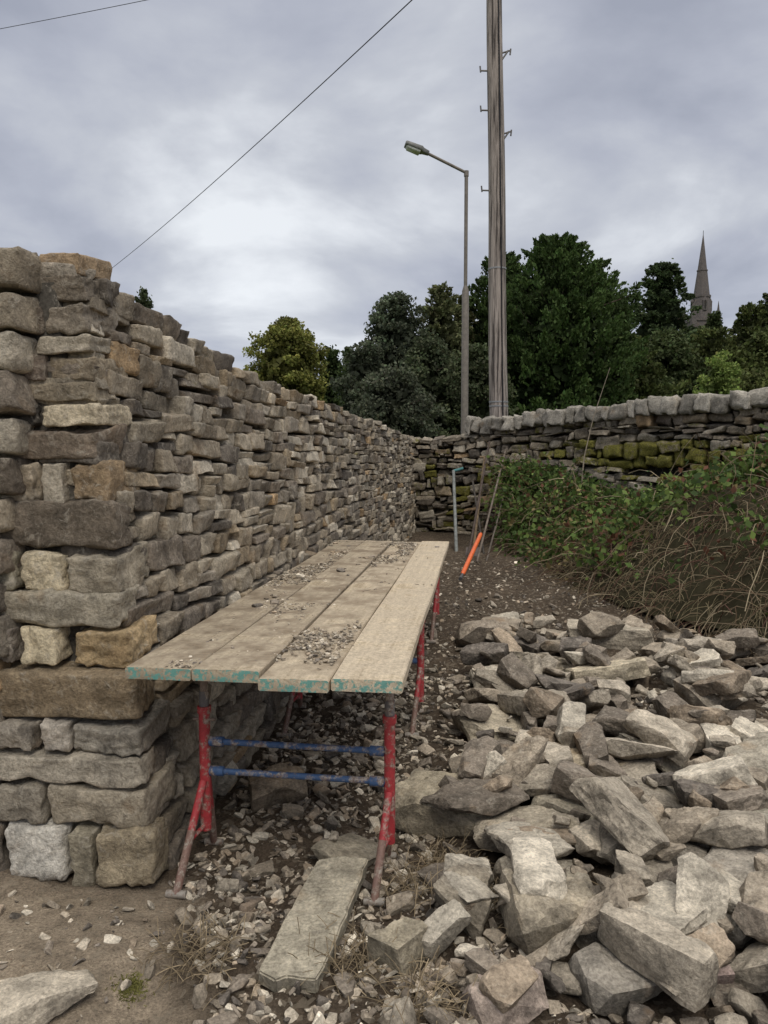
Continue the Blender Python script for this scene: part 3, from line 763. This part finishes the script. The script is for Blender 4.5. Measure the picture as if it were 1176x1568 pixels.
for i, (x, y, top, hw) in enumerate([(26.3, 62, 12.6, 1.9), (28.2, 60, 12.9, 2.2), (30.0, 61, 13.9, 2.2), (32.0, 60, 13.0, 2.2), (23.9, 58, 10.8, 2.2), (25.3, 66, 12.3, 2.)]):
    tree('cypress_tree', x, y, top, hw, .1, DOME if i % 2 else CONE, (.042+.012*(i % 2), .06+.01*(i % 2), .024), 130, 100, .24, 'conifer', .2, .85, 20+i)
for i, (x, y, top, hw) in enumerate([(14.2, 46, 8.6, 1.9), (17.0, 47, 8.9, 2.2), (20.2, 48, 9.1, 2.3), (23.2, 47, 8.9, 2.2), (16.0, 40, 5.6, 2.4), (19.5, 41, 5.7, 2.4), (12.3, 38, 6.2, 1.8)]):
    tree('yew_tree', x, y, top, hw, 0, ROUND, [(.055, .073, .024), (.042, .06, .023), (.065, .083, .028)][i % 3], 170, 105, .19, 'round' if i % 2 else 'conifer', .2, .75, 40+i)
tree('elder_bush', 8.75, 20.3, 4.15, .65, .3, ROUND, (.14, .20, .055), 60, 80, .07, 'round', 0, .2, 60)
# distant woodland
mbx = MB(); n = 60000
an = R.uniform(-1.4, 1.4, n); dist = 95+R.uniform(0, 12, n); xx = dist*np.sin(an); yy = dist*np.cos(an)
tp = 7+2.2*fbm(np.stack([an*14, an*0, an*0], 1), 3, 70)
P = np.stack([xx, yy, H(xx, yy)*.6+tp*R.rand(n)**.6], 1)
br = (1+.4*vnoise(P*.35, 71))[:, None]
leafcards(mbx, P, R.normal(size=(n, 3))+[0, 0, .6], R.uniform(.5, 1.1, n), .4, np.array([.06, .075, .035])*br)
mbx.build('distant_trees', M_leaf)

# ------------------------------------------------------------------ church with spire
ch = bpy.data.objects.new('church', None); scene.collection.objects.link(ch)
mbx = MB(); cx, cy = 48.6, 120.; zb = 23.4; ztop = 35.2; CH = (.12, .105, .10)
g0 = float(H(cx, cy))
def ring(z, r, k=8): return [[cx+r*math.cos(2*math.pi*(j+.5)/k), cy+r*math.sin(2*math.pi*(j+.5)/k), z] for j in range(k)]
prof_ = [(zb-1.2, 1.75), (zb, 1.62), (zb, 1.5), (zb+2.4, 1.25), (zb+2.4, 1.36), (zb+2.75, 1.36), (zb+2.75, 1.18), (zb+6.4, .72), (zb+6.4, .80), (zb+6.6, .80), (zb+6.6, .68), (ztop, .05)]
V = []
for z, r in prof_: V += ring(z, r)
mbx.add(V, [(i*8+j, i*8+(j+1) % 8, (i+1)*8+(j+1) % 8, (i+1)*8+j) for i in range(len(prof_)-1) for j in range(8)], CH)
mbx.tube([(cx, cy, ztop-.1), (cx, cy, ztop+.7)], .04, (.05, .05, .05), 6)
mbx.box([cx, cy, (g0+zb-1)/2], np.eye(3), [1.9, 1.9, (zb-1-g0)/2], CH)
mbx.box([cx, cy, zb-1.1], np.eye(3), [2.05, 2.05, .2], CH)
for sx in (-1, 1):
    for sy in (-1, 1):
        q = np.array([cx+sx*1.85, cy+sy*1.85]); mbx.box([*q, (g0+zb)/2-1], np.eye(3), [.35, .35, (zb-g0)/2], CH)
        mbx.tube([[*q, zb-1], [*q, zb+1.6]], [.36, .02], CH, 4)
for a in range(4):     # lucarnes and belfry openings
    dx, dy = [(0, -1), (1, 0), (0, 1), (-1, 0)][a]
    ax_ = np.array([[dy, -dx, 0], [dx, dy, 0], [0, 0, 1]], float)
    mbx.box([cx+dx*1.33, cy+dy*1.33, zb+1.1], ax_, [.28, .22, .75], CH); mbx.box([cx+dx*1.56, cy+dy*1.56, zb+1.1], ax_, [.15, .012, .55], (.02, .02, .02))
    mbx.tube([[cx+dx*1.33, cy+dy*1.33, zb+1.8], [cx+dx*1.33, cy+dy*1.33, zb+2.5]], [.4, .02], CH, 4)
    for o_ in (-.6, .6):
        mbx.box([cx+dx*1.91+ax_[0][0]*o_, cy+dy*1.91+ax_[0][1]*o_, zb-3.4], ax_, [.3, .02, 1.3], (.02, .02, .02))
o = mbx.build('tower_and_spire', M_oldwall); o.parent = ch
mbx = MB(); L0 = (cx+9.5)
mbx.box([L0, cy, g0+3.5], np.eye(3), [7.4, 4, 3.5], CH)
mbx.add([[L0-7.5, cy-4.3, g0+7], [L0+7.5, cy-4.3, g0+7], [L0+7.5, cy, g0+11], [L0-7.5, cy, g0+11], [L0-7.5, cy+4.3, g0+7], [L0+7.5, cy+4.3, g0+7]],
        [(0, 1, 2, 3), (3, 2, 5, 4)], (.09, .085, .085))
mbx.add([[L0-7.4, cy-4, g0+7], [L0-7.4, cy+4, g0+7], [L0-7.4, cy, g0+10.8]], [(0, 1, 2)], CH)
for k in range(5): mbx.box([L0-5.6+k*2.8, cy-4.01, g0+3.6], np.eye(3), [.55, .03, 1.6], (.02, .02, .02))
o = mbx.build('nave', M_oldwall); o.parent = ch

# ------------------------------------------------------------------ bramble bank
toe, _, Lt = pathfn([(1.62,10.3,.36),(1.65,9.2,.36),(1.72,7.8,.36),(1.98,6.5,.33),(2.5,5.6,.3),(3.1,4.8,.28),(4.2,3.6,.25)])
wl, _, Lw = pathfn([(1.75,10.85,1.45),(2.2,10.4,1.28),(2.75,9.85,1.08),(3.2,9.35,.92),(3.9,8.55,1.05),(4.5,7.85,1.55),(5.6,6.6,1.85),(7.0,5.0,1.9)])
def bank(a, f):
    p = toe(a*Lt); q = wl(a*Lw); x = p[0]*(1-f)+q[0]*f; y = p[1]*(1-f)+q[1]*f
    hz = (1-(1-f)**2.6)
    z = p[2]-.08+(q[2]-p[2]-.02)*hz; z += .16*float(fbm(np.array([x*1.8, y*1.8, 1.]), 3, 55))*min(1, f*5)*(1-f*.6)
    return np.array([x, y, z])
na, nf = 90, 26; V = [bank(i/(na-1), j/(nf-1)) for i in range(na) for j in range(nf)]
F_ = [(i*nf+j, (i+1)*nf+j, (i+1)*nf+j+1, i*nf+j+1) for i in range(na-1) for j in range(nf-1)]
mbx = MB(); V = np.array(V); V += R.normal(0, .012, V.shape)
V[:nf, 2] = V[:nf, 2]*.5+.15
mbx.add(V, F_, np.array([.042, .037, .021])*(1+.3*vnoise(V*5, 3))[:, None])
BST = [(.15,.10,.065), (.24,.185,.12), (.12,.065,.05), (.40,.33,.22), (.19,.15,.10)]
for i in range(5600):
    a = R.rand(); f = R.rand()**1.35; p = bank(a, f)+[0, 0, -.02]
    o_ = toe(a*Lt)-wl(a*Lw); od = np.array([o_[0], o_[1], 0]); od /= np.linalg.norm(od)
    big = R.rand() < .25
    ln = R.uniform(.5, 1.1) if big else R.uniform(.12, .5); d0 = np.array([0, 0, R.uniform(.1, .8)])+od*R.uniform(-.3, 1.1)+R.normal(0, .85, 3)*[1, 1, .45]
    d0 /= np.linalg.norm(d0); pts = [p]; dv = d0.copy()
    for k in range(6): dv = dv+np.array([0, 0, -.28])+R.normal(0, .20, 3); dv /= np.linalg.norm(dv); pts.append(pts[-1]+dv*ln/6)
    mbx.tube(pts, R.uniform(.0018, .0042), np.array(BST[R.choice(5, p=[.26,.24,.16,.14,.20])])*R.uniform(.7, 1.2), 3, False)
for i in range(1800):
    a = R.rand(); p = bank(a, R.uniform(0, .3))
    o_ = toe(a*Lt)-wl(a*Lw); od = np.array([o_[0], o_[1], 0]); od /= np.linalg.norm(od)
    dv = od*R.uniform(.1, .7)+np.array([0, 0, .6])+R.normal(0, .3, 3); pts = [p]
    for k in range(4): dv = dv+[0, 0, -.45]; dv /= np.linalg.norm(dv); pts.append(pts[-1]+dv*R.uniform(.03, .08))
    mbx.tube(pts, .0018, np.array((.30,.25,.15))*R.uniform(.6, 1.2), 3, False)
mbx.build('bramble_bank', M_twig)
mbx = MB(); Ps = []; Cs = []; Ss = []
GC = [(.085,.135,.034), (.055,.09,.026), (.15,.21,.055), (.14,.065,.04), (.20,.16,.07)]
for i in range(3200):
    a = R.rand()**.9; f = .08+.92*R.rand()**.8
    w = float(fbm(np.array([a*11, f*4, 3.]), 2, 66))
    if w < -.12+(.36-f)*.8 and R.rand() < .85: continue
    o_ = toe(a*Lt)-wl(a*Lw); od = np.array([o_[0], o_[1], 0]); od /= np.linalg.norm(od)
    c = bank(a, f)+od*R.uniform(0, .28)+[R.normal(0, .05), R.normal(0, .05), R.uniform(-.02, .15)]
    n = R.randint(6, 22); P = c+R.normal(0, 1, (n, 3))*[.12, .12, .08]; cc = np.array(GC[R.choice(5, p=[.37,.27,.20,.06,.10])])
    Ps.append(P); Cs.append(cc*R.uniform(.6, 1.4, (n, 1))); Ss.append(R.uniform(.032, .075, n))
P = np.vstack(Ps); leafcards(mbx, P, R.normal(size=P.shape)+[0, 0, .3], np.concatenate(Ss), .42, np.vstack(Cs))
mbx.build('bramble_leaves', M_leaf)

# moss tuft in the foreground + dry grass tufts amongst the rubble
mbx = MB()
def tuft(cx_, cy_, n, rad, ln, col):
    for i in range(n):
        x = cx_+R.normal(0, rad); y = cy_+R.normal(0, rad); z = float(H(x, y)); dv = np.array([R.normal(0, .6), R.normal(0, .6), .8]); pts = [np.array([x, y, z-.005])]
        for k in range(4): dv = dv+[0, 0, -.25]; dv /= np.linalg.norm(dv); pts.append(pts[-1]+dv*ln*R.uniform(.6, 1.2)/4)
        mbx.tube(pts, R.uniform(.0008, .0016), np.array(col)*R.uniform(.6, 1.3), 3, False)
tuft(-.72, 2.09, 620, .022, .02, (.15, .145, .045))
for q in [(.12, 2.55), (.3, 2.6), (.2, 2.75), (-.1, 2.15), (.35, 2.45), (1.3, 2.2), (.1, 1.95), (.75, 2.35), (-.55, 2.2)]: tuft(*q, 130, .06, .12, (.28, .22, .14))
mbx.build('dry_grass_tufts', M_twig)

# ------------------------------------------------------------------ tools leaning by the wall
mbx = MB()
mbx.tube([(.88, 9.3, .33), (1.0, 11.1, 1.30)], .022, (.20, .21, .20), 10)
mbx.tube([(1.0, 11.1, 1.30), (1.14, 11.1, 1.34)], .02, (.10, .24, .24), 8)
mbx.tube([(.95, 8.7, .33), (1.50, 11.0, 1.72)], .014, (.09, .07, .06), 8)
mbx.tube([(1.02, 8.4, .35), (1.70, 10.8, 1.60)], .013, (.17, .14, .115), 8)
mbx.tube([(1.15, 8.6, .33), (1.62, 10.3, 1.05)], .011, (.14, .12, .10), 8)
mbx.tube([(1.20, 9.2, .33), (1.28, 11.1, 1.15)], .014, (.09, .08, .07), 8)
mbx.build('steel_road_pins', M_bark, True)
mbx = MB(); A = np.array([1.05, 9.0, .42]); B_ = np.array([1.42, 10.9, 1.50])
mbx.tube([A, B_], .016, (.19, .14, .09), 10); q = (B_-A)/np.linalg.norm(B_-A)
mbx.tube([B_-[.07, 0, 0], B_+[.07, 0, 0]], .018, (.19, .14, .09), 8)
sdv = np.array([1., -.15, 0]); sdv /= np.linalg.norm(sdv)
mbx.box(A-q*.10, np.array([sdv, q, np.cross(sdv, q)]), [.085, .14, .004], (.13, .11, .10))
mbx.build('spade', M_bark, False)
mbx = MB(); A = np.array([.74, 7.2, .40]); B_ = np.array([1.06, 8.4, .66])
mbx.tube([A, A*.97+B_*.03, B_*.97+A*.03, B_], [.010, .022, .022, .018], (.75, .15, .04), 14)
mbx.tube([A-(B_-A)*.10, A], [.018, .012], (.08, .08, .08), 12)
mbx.build('orange_tool_handle', col_mat('orange_plastic', .45, 0, .15, 20, .05), True)
mbx = MB(); mbx.tube([(2.45, 9.6, 1.0), (2.50, 9.65, 1.5), (2.62, 9.7, 2.0), (2.83, 9.75, 2.62)], [.009, .008, .005, .003], (.26, .22, .17), 6)
mbx.build('bare_stick', M_twig, True)

# ------------------------------------------------------------------ world, sun, camera
w = bpy.data.worlds.new('World'); scene.world = w; w.use_nodes = True; t = w.node_tree
bg = t.nodes['Background']; bg.inputs[1].default_value = .1
EL, AZ = math.radians(50), math.radians(165)   # azimuth clockwise from +Y
sky = N(t, 'ShaderNodeTexSky', sky_type='NISHITA', sun_disc=False, sun_elevation=EL, sun_rotation=AZ)
gen = N(t, 'ShaderNodeTexCoord').outputs['Generated']
nz = N(t, 'ShaderNodeVectorMath', operation='NORMALIZE'); t.links.new(gen, nz.inputs[0])
sp = N(t, 'ShaderNodeSeparateXYZ'); t.links.new(nz.outputs[0], sp.inputs[0])
mz = N(t, 'ShaderNodeMath', operation='MAXIMUM'); t.links.new(sp.outputs[2], mz.inputs[0]); mz.inputs[1].default_value = 0
az = N(t, 'ShaderNodeMath', operation='ADD'); t.links.new(mz.outputs[0], az.inputs[0]); az.inputs[1].default_value = .22
dv = N(t, 'ShaderNodeVectorMath', operation='DIVIDE'); cb = N(t, 'ShaderNodeCombineXYZ')
for i in range(3): t.links.new(az.outputs[0], cb.inputs[i])
t.links.new(nz.outputs[0], dv.inputs[0]); t.links.new(cb.outputs[0], dv.inputs[1])
mp = N(t, 'ShaderNodeMapping'); mp.inputs['Scale'].default_value = (1.0, .95, 1.0); mp.inputs['Location'].default_value = (1.3, .4, 0); t.links.new(dv.outputs[0], mp.inputs[0])
c1 = noise(t, mp.outputs[0], 1.6, 8, .52, .25)
tot = c1
for gdir, lo, k in (((-.14, 1, .26), .975, .14), ((-.21, 1, .47), .985, .09)):
    dt = N(t, 'ShaderNodeVectorMath', operation='DOT_PRODUCT'); t.links.new(nz.outputs[0], dt.inputs[0]); dt.inputs[1].default_value = Vector(gdir).normalized()
    s1 = mixf(t, ramp(t, dt.outputs['Value'], [(lo, 0.), (1., 1.)]), k)
    a1 = N(t, 'ShaderNodeMath', operation='ADD'); t.links.new(tot, a1.inputs[0]); t.links.new(s1, a1.inputs[1]); tot = a1.outputs[0]
cl = ramp(t, tot, [(.38, (3.7, 3.95, 4.75)), (.50, (4.7, 4.95, 5.75)), (.60, (5.8, 6.05, 6.65)), (.76, (8.8, 9.1, 9.5))])
zf = ramp(t, sp.outputs[2], [(0., 1.12), (.25, 1.), (.5, 1.), (1., 1.)])
cl = mixrgb(t, cl, zf, 1., 'MULTIPLY')
# overcast dome is brighter and more neutral towards the zenith
cl = mixrgb(t, cl, (18., 17.4, 16.6), ramp(t, sp.outputs[2], [(.52, 0.), (1., .85)]))
fin = mixrgb(t, sky.outputs[0], cl, .93)
t.links.new(fin, bg.inputs[0])

sl = bpy.data.lights.new('sun', 'SUN'); sl.energy = 1.25; sl.angle = math.radians(20); sl.color = (1, .94, .85)
so = bpy.data.objects.new('sun', sl); scene.collection.objects.link(so)
sd_ = Vector((math.sin(AZ)*math.cos(EL), math.cos(AZ)*math.cos(EL), math.sin(EL)))
so.rotation_euler = sd_.to_track_quat('Z', 'Y').to_euler()
cam = bpy.data.cameras.new('camera'); co = bpy.data.objects.new('camera', cam); scene.collection.objects.link(co)
cam.sensor_fit = 'VERTICAL'; cam.sensor_height = 36; cam.lens = 36*1180/1568; cam.clip_end = 3000; cam.clip_start = .05
co.location = (0, 0, 1.5); co.rotation_euler = (math.radians(90-4.07), 0, 0)
scene.camera = co
scene.view_settings.view_transform = 'Standard'; scene.view_settings.look = 'None'; scene.view_settings.exposure = 0
